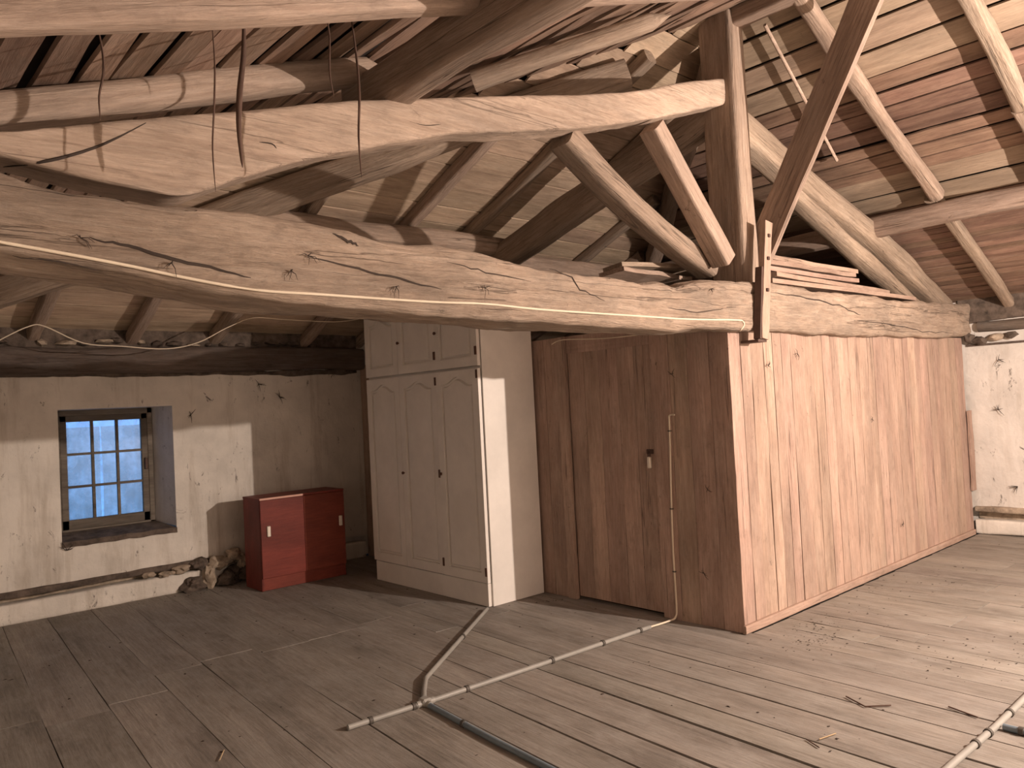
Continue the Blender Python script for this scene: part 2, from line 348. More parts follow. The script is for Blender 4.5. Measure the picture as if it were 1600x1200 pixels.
# ---- window wall with a splayed opening, and its low curb
WX0, WX1, WZ0, WZ1 = 1.53, 2.49, 0.60, 1.765; FX0, FX1, FZ0, FZ1, FY = 1.545, 2.385, 0.66, 1.76, 7.94
T = 0.55; zt = 2.52
wl = MB(); Y0 = WALL_Y; xa, xb = NEAR_X-0.4, WALL_X+0.4
def grid_face(mb, x0, x1, z0, z1, y, step=0.14):
    nx = max(1, int((x1-x0)/step)); nz = max(1, int((z1-z0)/step)); vs = []; fs = []
    for i in range(nx+1):
        for j in range(nz+1):
            x = x0+(x1-x0)*i/nx; z = z0+(z1-z0)*j/nz
            edge = i in (0, nx) or j in (0, nz)
            vs.append((x, y+0.010*noise.fractal(V((x*1.2, z*1.2, 4)), 1, 2, 3)*(0 if edge else 1), z))
    for i in range(nx):
        for j in range(nz): a = i*(nz+1)+j; fs.append([a, a+nz+1, a+nz+2, a+1])
    mb.add(vs, fs)
RZ, RD = 0.235, 0.09
for (x0, x1, z0, z1) in ((xa, WX0, RZ, zt), (WX1, xb, RZ, zt), (WX0, WX1, RZ, WZ0), (WX0, WX1, WZ1, zt)): grid_face(wl, x0, x1, z0, z1, Y0)
grid_face(wl, xa, xb, 0.0, RZ, Y0+RD); wl.add([(xa,Y0,RZ),(xb,Y0,RZ),(xb,Y0+RD,RZ),(xa,Y0+RD,RZ)], [[0,1,2,3]])
wl.add([(WX0,Y0,WZ0),(WX0,Y0,WZ1),(FX0,FY,FZ1),(FX0,FY,FZ0),(FX0,Y0+T,FZ1),(FX0,Y0+T,FZ0)], [[0,1,2,3],[3,2,4,5]])
wl.add([(WX0,Y0,WZ1),(WX1,Y0,WZ1),(FX1,FY,FZ1),(FX0,FY,FZ1),(FX1,Y0+T,FZ1),(FX0,Y0+T,FZ1)], [[0,1,2,3],[3,2,4,5]])
wl.add([(FX1,FY,FZ1),(FX1,FY,FZ0),(FX1,Y0+T,FZ0),(FX1,Y0+T,FZ1)], [[0,1,2,3]])
wl.add([(FX0,FY,FZ0),(FX1,FY,FZ0),(FX1,Y0+T,FZ0),(FX0,Y0+T,FZ0)], [[0,1,2,3]])
for (x0, x1, z0, z1) in ((xa, FX0, 0.0, zt), (FX1, xb, 0.0, zt), (FX0, FX1, 0.0, FZ0), (FX0, FX1, FZ1, zt)): wl.add([(x0,Y0+T,z0),(x1,Y0+T,z0),(x1,Y0+T,z1),(x0,Y0+T,z1)], [[0,1,2,3]])
wl.add([(xa,Y0,zt),(xb,Y0,zt),(xb,Y0+T,zt),(xa,Y0+T,zt)], [[0,1,2,3]])
wall_left = wl.build('wall_left', 'plaster', smooth=40); tag(wall_left, 'stained limewashed wall with the small paned window', 'wall', kind='structure')
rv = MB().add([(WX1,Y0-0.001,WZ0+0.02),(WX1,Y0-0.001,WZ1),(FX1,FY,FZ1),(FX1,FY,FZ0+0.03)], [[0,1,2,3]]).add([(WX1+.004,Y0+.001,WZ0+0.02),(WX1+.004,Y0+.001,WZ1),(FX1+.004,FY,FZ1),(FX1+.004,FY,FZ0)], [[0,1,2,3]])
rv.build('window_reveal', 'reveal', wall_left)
# sloping worn sill
sl = []; n = 16
for i in range(n+1):
    x = WX0+(WX1-WX0)*i/n; xf = FX0+(FX1-FX0)*i/n; jz = 0.012*noise.noise(V((x*9, 1, 0))); jy = 0.02*noise.noise(V((x*7, 3, 0)))
    sl += [(x, Y0-0.02+jy, WZ0-0.035+jz), (x, Y0-0.015+jy, WZ0+0.012+jz), (xf, FY, FZ0+0.01), (xf, FY, FZ0-0.05)]
sf = []
for i in range(n):
    for q in range(4): a = 4*i; sf.append([a+q, a+(q+1)%4, a+4+(q+1)%4, a+4+q])
obj('window_sill', sl, sf+[[0,1,2,3],[4*n,4*n+1,4*n+2,4*n+3]], 'mortar_dark', wall_left)
def rough_strip(name, A, B, w, h, mat, parent, amp, p=4, freq=6): return timber(name, A, B, w, h, mat, p=p, amp=amp, freq=freq, parent=parent, ns=16, rings=int((V(B)-V(A)).length/0.05))
rough_strip('rafter_infill', (NEAR_X, Y0-0.005, 2.41), (4.5, Y0-0.005, 2.41), 0.05, 0.22, 'mortar_dark', wall_left, 0.015, p=6)
rough_strip('ragged_edge', (NEAR_X, Y0-0.004, 2.075), (4.5, Y0-0.004, 2.075), 0.03, 0.05, 'mortar_dark', wall_left, 0.022)
rough_strip('curb', (NEAR_X, Y0+0.03, 0.085), (4.5, Y0+0.03, 0.085), 0.14, 0.18, 'plaster', wall_left, 0.010, p=7)
tr1 = rough_strip('trim_1', (NEAR_X, Y0-0.002, 0.245), (2.85, Y0-0.002, 0.245), 0.05, 0.055, 'mortar_dark', None, 0.008); tag(tr1, 'dirty broken batten running low along the limewashed window wall', 'trim', kind='structure')
rough_strip('groove', (NEAR_X, Y0+RD, 0.19), (2.9, Y0+RD, 0.19), 0.03, 0.06, 'mortar', wall_left, 0.008)
# wall plate and loose stones between rafter feet
for x in np.arange(0.2, 4.2, 0.155):
    if random.random() < 0.75: rock('stone', (x+random.uniform(-.04, .04), Y0-0.03, 2.355+random.uniform(-.015, .02)), (random.uniform(.10, .2), .14, random.uniform(.04, .075)), random.choice(('mortar', 'mortar_dark', 'mortar_dark')), wall_left, 1)
# ---- right wall
wr = MB(); ys = np.linspace(BACK_Y-0.3, WALL_Y, 70); zs = np.linspace(0, 2.5, 18); zs = np.concatenate(([0.0, RZ, RZ+0.001], np.linspace(RZ+0.06, 2.5, 15))); vs = [(WALL_X+(RD if z <= RZ else 0)+0.012*noise.fractal(V((y, z, 8)), 1, 2, 3), y, z) for y in ys for z in zs]
wr.add(vs, [[i*18+j, i*18+18+j, i*18+19+j, i*18+j+1] for i in range(69) for j in range(17)])
wr.add([(WALL_X+.45,BACK_Y-0.3,0),(WALL_X+.45,WALL_Y,0),(WALL_X+.45,WALL_Y,2.5),(WALL_X+.45,BACK_Y-0.3,2.5),(WALL_X,BACK_Y-0.3,2.5),(WALL_X,WALL_Y,2.5)], [[0,1,2,3],[3,2,5,4]])
wall_right = wr.build('wall_right', 'plaster2', smooth=40); tag(wall_right, 'pale plastered wall at the far end of the plank partition', 'wall', kind='structure')
rough_strip('curb', (WALL_X+0.03, BACK_Y, 0.075), (WALL_X+0.03, 2.86, 0.075), 0.15, 0.15, 'plaster', wall_right, 0.010, p=7)
rough_strip('rafter_infill', (WALL_X-0.005, BACK_Y, 2.36), (WALL_X-0.005, 2.9, 2.36), 0.05, 0.28, 'mortar_dark', wall_right, 0.015, p=6)
tr2 = rough_strip('trim_2', (WALL_X-0.01, BACK_Y, 0.262), (WALL_X-0.01, 2.86, 0.262), 0.07, 0.06, 'mortar', None, 0.008); tag(tr2, 'crumbly mortar batten running low along the pale end wall', 'trim', kind='structure')
rough_strip('groove', (WALL_X+RD, BACK_Y, 0.19), (WALL_X+RD, 2.86, 0.19), 0.03, 0.09, 'mortar', wall_right, 0.006)
# ---- the two walls behind the camera
wb = MB().box((NEAR_X-0.4, BACK_Y-0.35, 0), (WALL_X+0.4, BACK_Y, 4.6)).build('wall_rear', 'plaster2'); tag(wb, 'plain plastered gable wall', 'wall', kind='structure')
_a, _b = NEAR_X-0.4, NEAR_X; _y, _Y = BACK_Y-0.3, WALL_Y
wn_ = MB().add([(_a,_y,0),(_b,_y,0),(_b,_Y,0),(_a,_Y,0),(_a,_y,zL(_a)),(_b,_y,zL(_b)),(_b,_Y,zL(_b)),(_a,_Y,zL(_a))], [[0,1,2,3],[4,5,6,7],[0,1,5,4],[1,2,6,5],[2,3,7,6],[3,0,4,7]]).build('wall_near', 'plaster'); tag(wn_, 'low plastered eaves wall', 'wall', kind='structure')
# ---- roof: dark tile undersides as a shell, boards as its parts
o_ = 0.055; e = 0.6
def PL(x, y): return (x, y, zL(x)+o_)
def PW(x, y): return (x, y, zW(y)+o_)
def PR(x, y): return (x, y, zR(x)+o_)
hxl = APX-(WALL_Y+e-APY)*SW/SL; hxr = APX+(WALL_Y+e-APY)*SW/SR
yb = BACK_Y-e; xl = NEAR_X-e; yhl = APY+(APX-xl)*SL/SW
rf = MB()
(sx0, sx1), (sy0, sy1) = SKY_X, SKY_Y
rf.add([PL(xl,yb),PL(sx0,yb),PL(sx0,APY+(APX-sx0)*SL/SW),PL(xl,yhl)], [[0,1,2,3]])
rf.add([PL(sx0,yb),PL(sx1,yb),PL(sx1,sy0),PL(sx0,sy0)], [[0,1,2,3]])
rf.add([PL(sx0,sy1),PL(sx1,sy1),PL(sx1,APY+(APX-sx1)*SL/SW),PL(sx0,APY+(APX-sx0)*SL/SW)], [[0,1,2,3]])
rf.add([PL(sx1,yb),PL(APX,yb),PL(APX,APY),PL(sx1,APY+(APX-sx1)*SL/SW)], [[0,1,2,3]])
rf.add([PW(APX,APY),PW(hxl,WALL_Y+e),PW(hxr,WALL_Y+e)], [[0,1,2]])
rf.add([PR(APX,yb),PR(WALL_X+e,yb),PR(WALL_X+e,APY+(WALL_X+e-APX)*SR/SW),PR(APX,APY)], [[0,1,2,3]])
roof = rf.build('ceiling', 'tile'); tag(roof, 'board-lined hipped roof over the attic', 'roof', kind='structure')
# left slope: narrow gapped slats along y
x = NEAR_X-0.1
while x < APX-0.06:
    wv = random.uniform(0.085, 0.125); xc = x+wv/2; yh = APY+(APX-xc)*SL/SW+0.05
    segs = [(BACK_Y, yh)]
    if xc+wv/2 > sx0 and xc-wv/2 < sx1: segs = [(BACK_Y, sy0), (sy1, yh)]
    elif random.random() < 0.5: c = random.uniform(0.5, 2.4); segs = [(BACK_Y, c), (c+0.01, yh)]
    for y0, y1 in segs:
        dx = random.uniform(-.012, .012)
        board('roof_slat', (xc-dx, y0, zL(xc)+0.008), (xc+dx, y1, zL(xc)+0.008), NL, wv*1.045, 0.018, 'slat', roof, jit=0.012, warp=0.008, k=14)
    x += wv+random.choice((0.014, 0.024, 0.036, 0.050))
# window slope: pale boards along x
y = APY+0.05
while y < WALL_Y+0.1:
    wv = random.uniform(0.20, 0.245); yc = y+wv/2; xa_ = APX-(yc-APY)*SW/SL-0.05; xb_ = APX+(yc-APY)*SW/SR+0.05
    cx = random.choice((2.5, 3.85, 4.55, 5.35)); cuts = [xa_, cx, xb_] if xa_ < cx-0.3 and xb_ > cx+0.3 else [xa_, xb_]
    for a, b in zip(cuts[:-1], cuts[1:]):
        board('roof_board', (a+.002, yc, zW(yc)+0.008), (b-.002, yc, zW(yc)+0.008), NW, wv*1.07, 0.016, 'roof_tan', roof, jit=0.003, warp=0.003, k=8)
    y += wv+random.choice((0.006, 0.008, 0.014))
# right slope: reddish boards, thin laths below the purlin
x = APX+0.05; i = 0
while x < WALL_X+0.15:
    low = x > 7.45
    wv = random.uniform(0.055, 0.085) if low else random.uniform(0.11, 0.17)
    mt = 'roof_red'
    if not low and i in (0, 1, 2, 3, 11, 12): mt = 'roof_pale'; wv = 0.21
    xc = x+wv/2; yh = APY+(xc-APX)*SR/SW+0.05; segs = [(BACK_Y, yh)]
    c = random.choice((2.40, 1.54, 0.7)); 
    if random.random() < 0.5: segs = [(BACK_Y, c), (c+0.004, yh)]
    for y0, y1 in segs:
        dx = random.uniform(-.008, .008)
        board('roof_board', (xc-dx, y0, zR(xc)+0.008), (xc+dx, y1, zR(xc)+0.008), NR, wv*1.09, 0.016, mt, roof, jit=0.005, warp=0.004, k=10)
    x += wv+(random.choice((0.006, 0.010, 0.014)) if low else random.choice((0.006, 0.012, 0.020, 0.030))); i += 1

# ================================================================== ROOF TIMBERS
YB = 2.78
tie = profile_timber('tie_beam', YB,
    [(0,272),(75,296),(262,322),(375,334),(506,354),(560,365),(600,372),(680,376),(740,395),(792,407),(860,422),(960,430),(1010,440),(1040,436),(1060,448),(1080,440),(1137,440),(1200,440),(1230,442),(1300,455),(1400,470),(1500,473),(1540,480)],
    [(0,424),(150,445),(300,471),(450,488),(570,498),(700,508),(830,517),(1000,521),(1160,523),(1300,530),(1400,532),(1480,528),(1560,520)],
    0.31, 'beam', ext0=NEAR_X, ext1=9.2, amp=0.028, topamp=0.05, rings=360, ns=72)
_vw = [tie.matrix_basis @ v.co for v in tie.data.vertices]; TIE = BVHTree.FromPolygons(_vw, [list(p.vertices) for p in tie.data.polygons])
def on_tie(px, py, lift=0.004):
    d = ray(px, py).normalized(); h = TIE.ray_cast(CAM, d)
    return (h[0]-d*lift) if h[0] is not None else on(px, py, 'Y', 2.77)
def crack(pts, wdt, k=5):
    rr = random.Random(len(pts)*7+int(pts[0][0])); P = []
    for (a, b), (c, d) in zip(pts[:-1], pts[1:]):
        for q in range(k): t = q/k; P.append(on_tie(a+(c-a)*t+rr.uniform(-2, 2), b+(d-b)*t+rr.uniform(-1.6, 1.6), 0.0))
    P.append(on_tie(*pts[-1], 0.0))
    return tube('drying_crack', P, wdt, 'web', tie, 5, lambda t: 0.25+0.95*math.sin(math.pi*t)**0.7)
for pts, wdt in (([(140, 372), (200, 385), (270, 405), (330, 418), (392, 434)], .006), ([(480, 402), (560, 420), (640, 440), (690, 452)], .0045), ([(1205, 457), (1260, 465), (1310, 478), (1352, 494)], .005), ([(860, 420), (892, 432), (905, 452), (945, 470)], .004), ([(1340, 500), (1400, 508), (1440, 518), (1495, 520)], .0035), ([(520, 365), (545, 377), (560, 384)], .006), ([(20, 400), (90, 408), (160, 424)], .003), ([(1035, 478), (1090, 488), (1150, 480)], .003), ([(700, 410), (760, 425), (830, 440)], .003)): crack(pts, wdt)
tag(tie, 'massive gnarled oak tie beam spanning the attic over the plank partition', 'beam')
lp = profile_timber('principal_rafter', 2.92,
    [(0,205),(200,185),(420,168),(560,158),(720,150),(850,148),(960,145),(1060,130),(1130,122),(1140,121)],
    [(0,268),(135,302),(262,324),(360,292),(480,258),(560,243),(620,233),(680,222),(760,222),(870,215),(1000,197),(1131,169),(1140,168)],
    0.20, 'beam2', ext0=-0.2, ext1=4.82, amp=0.012, rings=200, ns=56, fine=0.003, p=0.10)
_vw = [lp.matrix_basis @ v.co for v in lp.data.vertices]; LPB = BVHTree.FromPolygons(_vw, [list(p.vertices) for p in lp.data.polygons])
def on_lp(px, py):
    d = ray(px, py).normalized(); h = LPB.ray_cast(CAM, d); return h[0] if h[0] is not None else None
for pts, wdt in (([(5, 261), (60, 254), (110, 243), (165, 224), (228, 192)], .005), ([(405, 222), (425, 225), (432, 232)], .003), ([(640, 190), (665, 196), (690, 194)], .002)):
    P = [q for q in (on_lp(a, b) for (a, b) in pts) if q is not None]
    if len(P) > 1: tube('drying_crack', smooth_path(P, 3), wdt, 'web', lp, 5, lambda t: 0.3+0.9*math.sin(math.pi*t)**0.7)
tag(lp, 'smooth pale bowed timber sloping from the king post down onto the tie beam', 'beam')
rp = timber('principal_rafter', (4.965, 3.02, 3.595), (9.02, 3.02, 2.405), 0.20, 0.22, 'timber', amp=0.02, p=5, bow=(0, 0.03))
tag(rp, 'hewn timber sloping from the king post to the beam end by the pale wall', 'beam')
sp = timber('under_rafter', V((5.73, 3.04, 3.20)), V((8.22, 3.04, 2.415)), 0.16, 0.12, 'timber', amp=0.02, p=3, bow=(0, 0.02)); tag(sp, 'split round timber tucked under the right-hand sloping timber of the truss', 'beam')
post = timber('king_post', (4.88, 2.985, 2.30), (4.88, 2.985, 4.30), 0.27, 0.19, 'timber', up=(1, 0, 0), amp=0.008, p=9); tag(post, 'square king post standing on the tie beam up to the ridge', 'post')
hp = timber('hip_principal', (4.88, 3.10, 3.66), (4.80, 7.60, 2.33), 0.20, 0.27, 'timber', amp=0.02, p=4, bow=(0, 0.02)); tag(hp, 'thick dark sloping timber running from king post towards the window wall', 'beam')
h1 = timber('hip_rafter', (4.42, 3.49, 3.97), (0.34, 7.58, 2.38), 0.18, 0.22, 'timber', amp=0.02, p=4); tag(h1, 'long hip timber passing behind the pale bowed beam towards the window wall', 'beam')
h2 = timber('hip_rafter', (5.02, 3.14, 4.15), (9.0, 7.42, 2.40), 0.17, 0.2, 'timber', amp=0.02, p=4); tag(h2, 'dark hip timber descending behind the king post', 'beam')
lg = timber('askew_log', onL(740, 128, .10), onL(1048, 22, .10), 0.14, 0.12, 'beam2', amp=0.02, p=2.6, endround=0.05, taper=0.9); tag(lg, 'short pale log laid askew under the slats above the bowed beam', 'log')
s1 = timber('strut', (4.66, 2.945, 2.52), (3.94, 2.945, 3.315), 0.13, 0.14, 'beam2', up=(0, 1, 0), amp=0.008, p=8); tag(s1, 'straight pale strut from the king post foot up to the bowed beam', 'strut')
s2 = timber('strut', (4.72, 3.11, 2.50), (3.27, 3.10, 3.165), 0.14, 0.17, 'timber', up=(0, 1, 0), amp=0.015, p=5, bow=(-0.05, 0)); tag(s2, 'curved dusky strut behind the straight one, fanning from the king post foot', 'strut')
rg = timber('ridge_beam', (4.88, BACK_Y-0.1, 4.245), (4.88, 3.12, 4.265), 0.13, 0.13, 'timber', amp=0.008, p=8); tag(rg, 'ridge beam running from the top of the king post along the roof peak', 'beam')
pl_ = timber('purlin', (2.02, BACK_Y-0.1, 3.135), (2.02, 3.3, 3.135), 0.15, 0.20, 'timber', amp=0.015, p=6); tag(pl_, 'broad dark purlin resting on the bowed beam under the gapped slats', 'purlin')
pr_ = timber('purlin', (7.20, BACK_Y-0.1, 3.03), (7.20, 5.42, 3.04), 0.18, 0.19, 'timber', amp=0.02, p=2.8, bow=(0, 0.01)); tag(pr_, 'round purlin under the reddish boards, crossing the right-hand sloping timber', 'purlin')
p3 = timber('purlin', (2.45, 5.50, 3.10), (5.02, 5.50, 3.10), 0.19, 0.19, 'timber', amp=0.02, p=2.4, endround=0.02); tag(p3, 'round purlin crossing under the rafters of the window slope, ending left of dark timber', 'purlin')
p4 = timber('purlin', (4.98, 5.62, 3.02), (7.32, 5.62, 3.02), 0.16, 0.17, 'timber', amp=0.02, p=3); tag(p4, 'paler purlin piece just above tie beam, right of dark sloping timber', 'purlin')
# rafters
GW = 'common rafters of the window slope'
for x in (-0.2, 0.6, 1.36, 2.15, 2.92, 3.87, 4.55, 5.35, 6.30, 7.05, 7.8):
    y0 = APY+max((APX-x)*SL/SW if x < APX else (x-APX)*SR/SW, 0.12)+0.12
    if 0.5 < x < 4.4: y0 = 3.49+(4.42-x)*1.0024+0.11          # jack rafters stop against the hip timber
    r = timber('rafter', (x+random.uniform(-.03, .03), y0, zW(y0)-0.062), (x, WALL_Y+0.05, zW(WALL_Y+0.05)-0.062), 0.105, 0.115, 'timber', up=NW, amp=0.012, p=4)
    tag(r, {2.15: 'dim rafter with its foot on the wall plate right above the window', 2.92: 'dim rafter with its foot on the wall plate between window and red-brown cabinet', 3.87: 'dark rafter seen between bowed beam and tie beam, nearer the long hip timber', 4.55: 'dark rafter seen between bowed beam and tie beam, beside the thick dark timber', 6.30: 'short dark rafter seen between the thick dark timber and the curved strut'}.get(x, 'dark rafter under the tan boards of the slope down to the window wall'), 'rafter', GW)
GL = 'rafters under the gapped slats'
yA = onL(250, 152, .08).y; yB = onL(250, 14, .08).y
for y, wd in ((yA, .15), (yB, .12), (1.5, .12), (0.78, .11), (-0.1, .12), (-1.1, .12), (-2.1, .12)):
    a = NEAR_X; b = 2.12 if y == yA else APX-0.05
    r = timber('rafter', (a, y, zL(a)-0.07), (b, y+0.02, zL(b)-0.07), wd, 0.13, 'beam2', up=NL, amp=0.015, p=3 if y == yA else 4, endround=0.03 if y == yA else 0)
    tag(r, 'pale rafter under the gapped slats, ending in a blunt tip at the dark purlin' if y == yA else 'pale rafter under the gapped slats crossing just in front of the bowed beam' if y == yB else 'pale rafter running under the gapped slats, well clear of the bowed beam', 'rafter', GL)
GR = 'rafters under the reddish boards'
for y in (2.42, 1.56, 0.68, -0.2, -1.1, -2.0):
    for a, b, dy in ((APX+0.02, 7.20, 0), (7.19, WALL_X+0.05, 0.02)):
        if y == 1.56: a, b = (a, 6.45) if dy == 0 else (6.44, b)
        za = zR(a)-0.07-(dy and 0.015); zb_ = zR(b)-0.07
        r = timber('rafter', (a, y+dy, za), (b, y+dy, zb_), 0.12, 0.12, 'timber', up=NR, amp=0.016, p=3.5, taper=0.92)
        LB = {(2.42, 0): 'rough rafter crossed by the diagonal bracing plank, ending on the round purlin', (1.56, 0): 'rough spliced rafter under the reddish boards, clear of the bracing plank', (2.42, .02): 'lower rafter between the round purlin and wall beside the tie beam end'}
        tag(r, LB[(y, dy)] if (y, dy) in LB else 'rough lower rafter between round purlin and pale wall, clear of the tie beam' if dy else 'rough upper rafter under the reddish boards, far from the king post', 'rafter', GR+(', lower pieces' if dy else ', upper pieces'))
# wall plates
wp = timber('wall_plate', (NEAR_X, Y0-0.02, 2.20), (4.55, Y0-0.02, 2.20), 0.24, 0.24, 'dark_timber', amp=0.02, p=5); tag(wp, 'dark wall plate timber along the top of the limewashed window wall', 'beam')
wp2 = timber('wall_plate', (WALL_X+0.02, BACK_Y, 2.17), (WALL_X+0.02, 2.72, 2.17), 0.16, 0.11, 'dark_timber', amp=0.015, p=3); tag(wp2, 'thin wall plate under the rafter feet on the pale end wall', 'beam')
# bracing board and lath near the post
db = board('bracing_board', (5.005, 2.90, 2.52), (5.0, 1.93, 4.20), (1, 0, 0), 0.20, 0.05, 'timber', None, jit=0.004, warp=0.003, k=10); tag(db, 'plank nailed diagonally from the king post foot up to the ridge', 'board')
lt = tube('thin_lath', [(5.02, 2.72, zR(5.02)-0.07), (5.95, 2.86, zR(5.95)-0.06), (6.5, 2.94, zR(6.5)-0.06)], 0.013, 'beam2', ns=6); tag(lt, 'thin pale stick hanging under the boards between king post and rafter', 'stick')
st = board('stirrup_board', (4.775, 2.742, 1.965), (4.90, 2.735, 2.78), (0, -1, 0), 0.085, 0.04, 'partition', None, jit=.003, warp=.002, k=8); tag(st, 'short pinkish strap board on the tie beam face below the king post', 'board')
board('iron_strap', (4.722, 2.75, 1.965), (4.80, 2.75, 2.46), (0, -1, 0), 0.022, 0.05, 'iron', st, jit=.001, warp=.001)
MB().box((4.71, 2.74, 1.945), (4.82, 3.1, 1.962)).build('iron_strap', 'iron', st)
for z, x in ((2.30, 4.825), (2.52, 4.86), (2.68, 4.885)): MB().bbox((x-.012, 2.705, z-0.012), (x+.012, 2.722, z+0.012), 0.003).build('bolt', 'iron', st)
# boards stacked on the beam behind the post
stk = [((5.22, 3.02, 2.40), (7.9, 3.02, 2.41), .26), ((5.24, 2.98, 2.445), (7.4, 3.04, 2.45), .22), ((5.2, 3.05, 2.50), (6.7, 3.02, 2.50), .24), ((5.24, 3.02, 2.545), (6.6, 2.98, 2.54), .2), ((5.22, 3.05, 2.59), (6.66, 3.0, 2.575), .22)]
stk = [((a[0], a[1], a[2]+.022), (b[0], b[1], b[2]+.022), q) for a, b, q in stk]
nm = ['lowest', 'second lowest', 'middle', 'second highest', 'topmost']
for (a, b, wd), q in zip(stk, nm): tag(board('loose_plank', a, b, (0, 0, 1), wd, 0.034, 'partition', None, jit=.004, warp=.003), 'loose plank, %s of the pile lying on the tie beam right of king post' % q, 'plank', 'planks piled on the tie beam')
for k, (a, b) in enumerate([((3.95, 3.35, 2.46), (4.86, 3.45, 2.47)), ((4.05, 3.42, 2.51), (5.3, 3.28, 2.55))]): tag(board('scrap_plank', a, b, (0, .1, 1), .2, .03, 'timber', None), ['dark scrap plank lying low behind the king post foot', 'tilted dark scrap plank lying upon another behind king post foot'][k], 'plank')

# ================================================================== PLANK PARTITION
BX, BY = 4.55, 2.87
pf = MB().box((BX+0.03, BY+0.026, 0), (WALL_X-0.06, BY+0.05, 2.06)).build('wall_partition_front', 'dark_timber'); tag(pf, 'bright tan vertical plank partition standing under the tie beam', 'partition', kind='structure')
x = BX; i = 0
while x < WALL_X-0.10:
    wv = random.uniform(0.11, 0.20); wv = min(wv, WALL_X-0.07-x); g = random.choice((0.002, 0.003, 0.003, 0.006))
    xc = x+wv/2; dx = random.uniform(-.012, .012)*0.6
    board('partition_board', (xc+dx*0.3, BY+0.012+random.uniform(-.0025, .0025), 0.002), (xc, BY+0.012, 2.07), (0, -1, 0), wv-g, 0.022, 'partition', pf, jit=0.002, warp=0.002, k=8); x += wv; i += 1
rough_strip('kick_strip', (BX-0.02, BY-0.008, 0.03), (WALL_X-0.1, BY-0.008, 0.03), 0.028, 0.055, 'partition', pf, 0.002, p=8)
ps = MB().box((BX+0.024, BY+0.02, 0), (BX+0.05, 3.50, 2.14)).box((BX+0.024, 4.42, 0), (BX+0.05, WALL_Y, 2.14)).box((BX+0.024, 3.50, 2.02), (BX+0.05, 4.42, 2.14)).build('wall_partition_side', 'dark_timber'); tag(ps, 'dim weathered plank side of the partition holding the plank door', 'partition', kind='structure')
def vboard(name, y0, y1, z0, z1, x, mat, parent, t=0.022): return board(name, (x, (y0+y1)/2, z0), (x, (y0+y1)/2, z1), (-1, 0, 0), abs(y1-y0)-0.003, t, mat, parent, jit=0.002, warp=0.0015, k=8)
edges = [BY+0.002, 3.03, 3.21, 3.37]
for a, b in zip(edges[:-1], edges[1:]): vboard('partition_board', a, b, 0.002, 2.14, BX+0.012, 'partition', ps)
vboard('door_jamb', 3.37, 3.53, 0.002, 2.14, BX+0.006, 'partition', ps, 0.026)
vboard('door_jamb', 4.39, 4.48, 0.002, 2.14, BX-0.002, 'partition', ps, 0.04)
y = 4.48
while y < WALL_Y-0.03:
    wv = min(random.uniform(.16, .22), WALL_Y-0.01-y); vboard('partition_board', y, y+wv, 0.002, 2.14, BX+0.012, 'partition', ps); y += wv
vboard('door_head', 3.53, 4.39, 2.0, 2.14, BX+0.010, 'partition', ps)
door = MB().box((BX+0.032, 3.545, 0.30), (BX+0.06, 4.375, 0.42)).box((BX+0.032, 3.545, 1.55), (BX+0.06, 4.375, 1.67)).build('door_1', 'partition'); tag(door, 'plank door in the dim side of the partition, closed with a latch', 'door', kind='structure')
ye = [3.537, 3.70, 3.86, 4.05, 4.21, 4.383]
for a, b in zip(ye[:-1], ye[1:]): vboard('door_board', a, b, 0.03, 2.0, BX+0.022, 'partition', door)
MB().bbox((BX+0.0, 3.555, 1.19), (BX+0.012, 3.615, 1.225), 0.003).build('latch_plate', 'iron', door)
lk = MB().bbox((BX-0.018, 3.572, 1.085), (BX+0.008, 3.602, 1.17), 0.006).build('padlock', 'handle', door)
tube('shackle', [(BX-0.005, 3.577, 1.165), (BX-0.006, 3.577, 1.20), (BX-0.006, 3.587, 1.212), (BX-0.006, 3.597, 1.20), (BX-0.005, 3.597, 1.165)], 0.004, 'iron', door, 6)
lb = board('loose_board', (WALL_X-0.05, 2.853, 0.46), (WALL_X-0.052, 2.853, 1.30), (0, -1, 0), 0.10, 0.02, 'partition'); tag(lb, 'short loose board fixed at the far end of the partition by the wall', 'board')

# ================================================================== WINDOW
def wbox(mb, a, b): return mb.bbox(a, b, 0.004)
fw = 0.05
win = MB(); 
for a, b in (((FX0, FY-0.03, FZ0), (FX0+0.05, FY+0.04, FZ1)), ((FX1-0.045, FY-0.03, FZ0), (FX1, FY+0.04, FZ1)), ((FX0, FY-0.03, FZ1-0.05), (FX1, FY+0.04, FZ1)), ((FX0, FY-0.03, FZ0-0.03), (FX1, FY+0.04, FZ0+0.02))): wbox(win, a, b)
window = win.build('window_1', 'frame'); tag(window, 'small nine-pane wooden window with hazy blue glass', 'window', kind='structure')
SX0, SX1, SZ0, SZ1 = FX0+0.05, FX1-0.045, FZ0+0.02, FZ1-0.05
sash = MB()
for a, b in (((SX0, FY-0.025, SZ0), (SX0+0.055, FY+0.02, SZ1)), ((SX1-0.055, FY-0.025, SZ0), (SX1, FY+0.02, SZ1)), ((SX0, FY-0.025, SZ1-0.055), (SX1, FY+0.02, SZ1)), ((SX0, FY-0.025, SZ0), (SX1, FY+0.02, SZ0+0.085))): wbox(sash, a, b)
sash = sash.build('sash', 'frame', window)
px0, px1, pz0, pz1 = SX0+0.055, SX1-0.055, SZ0+0.085, SZ1-0.055
for k in (1, 2):
    xm = px0+(px1-px0)*k/3; zm = pz0+(pz1-pz0)*k/3
    MB().bbox((xm-0.012, FY-0.02, pz0-.005), (xm+0.012, FY+0.012, pz1+.005), 0.003).build('glazing_bar', 'frame', sash)
    MB().bbox((px0-.005, FY-0.017, zm-0.011), (px1+.005, FY+0.01, zm+0.011), 0.003).build('glazing_bar', 'frame', sash)
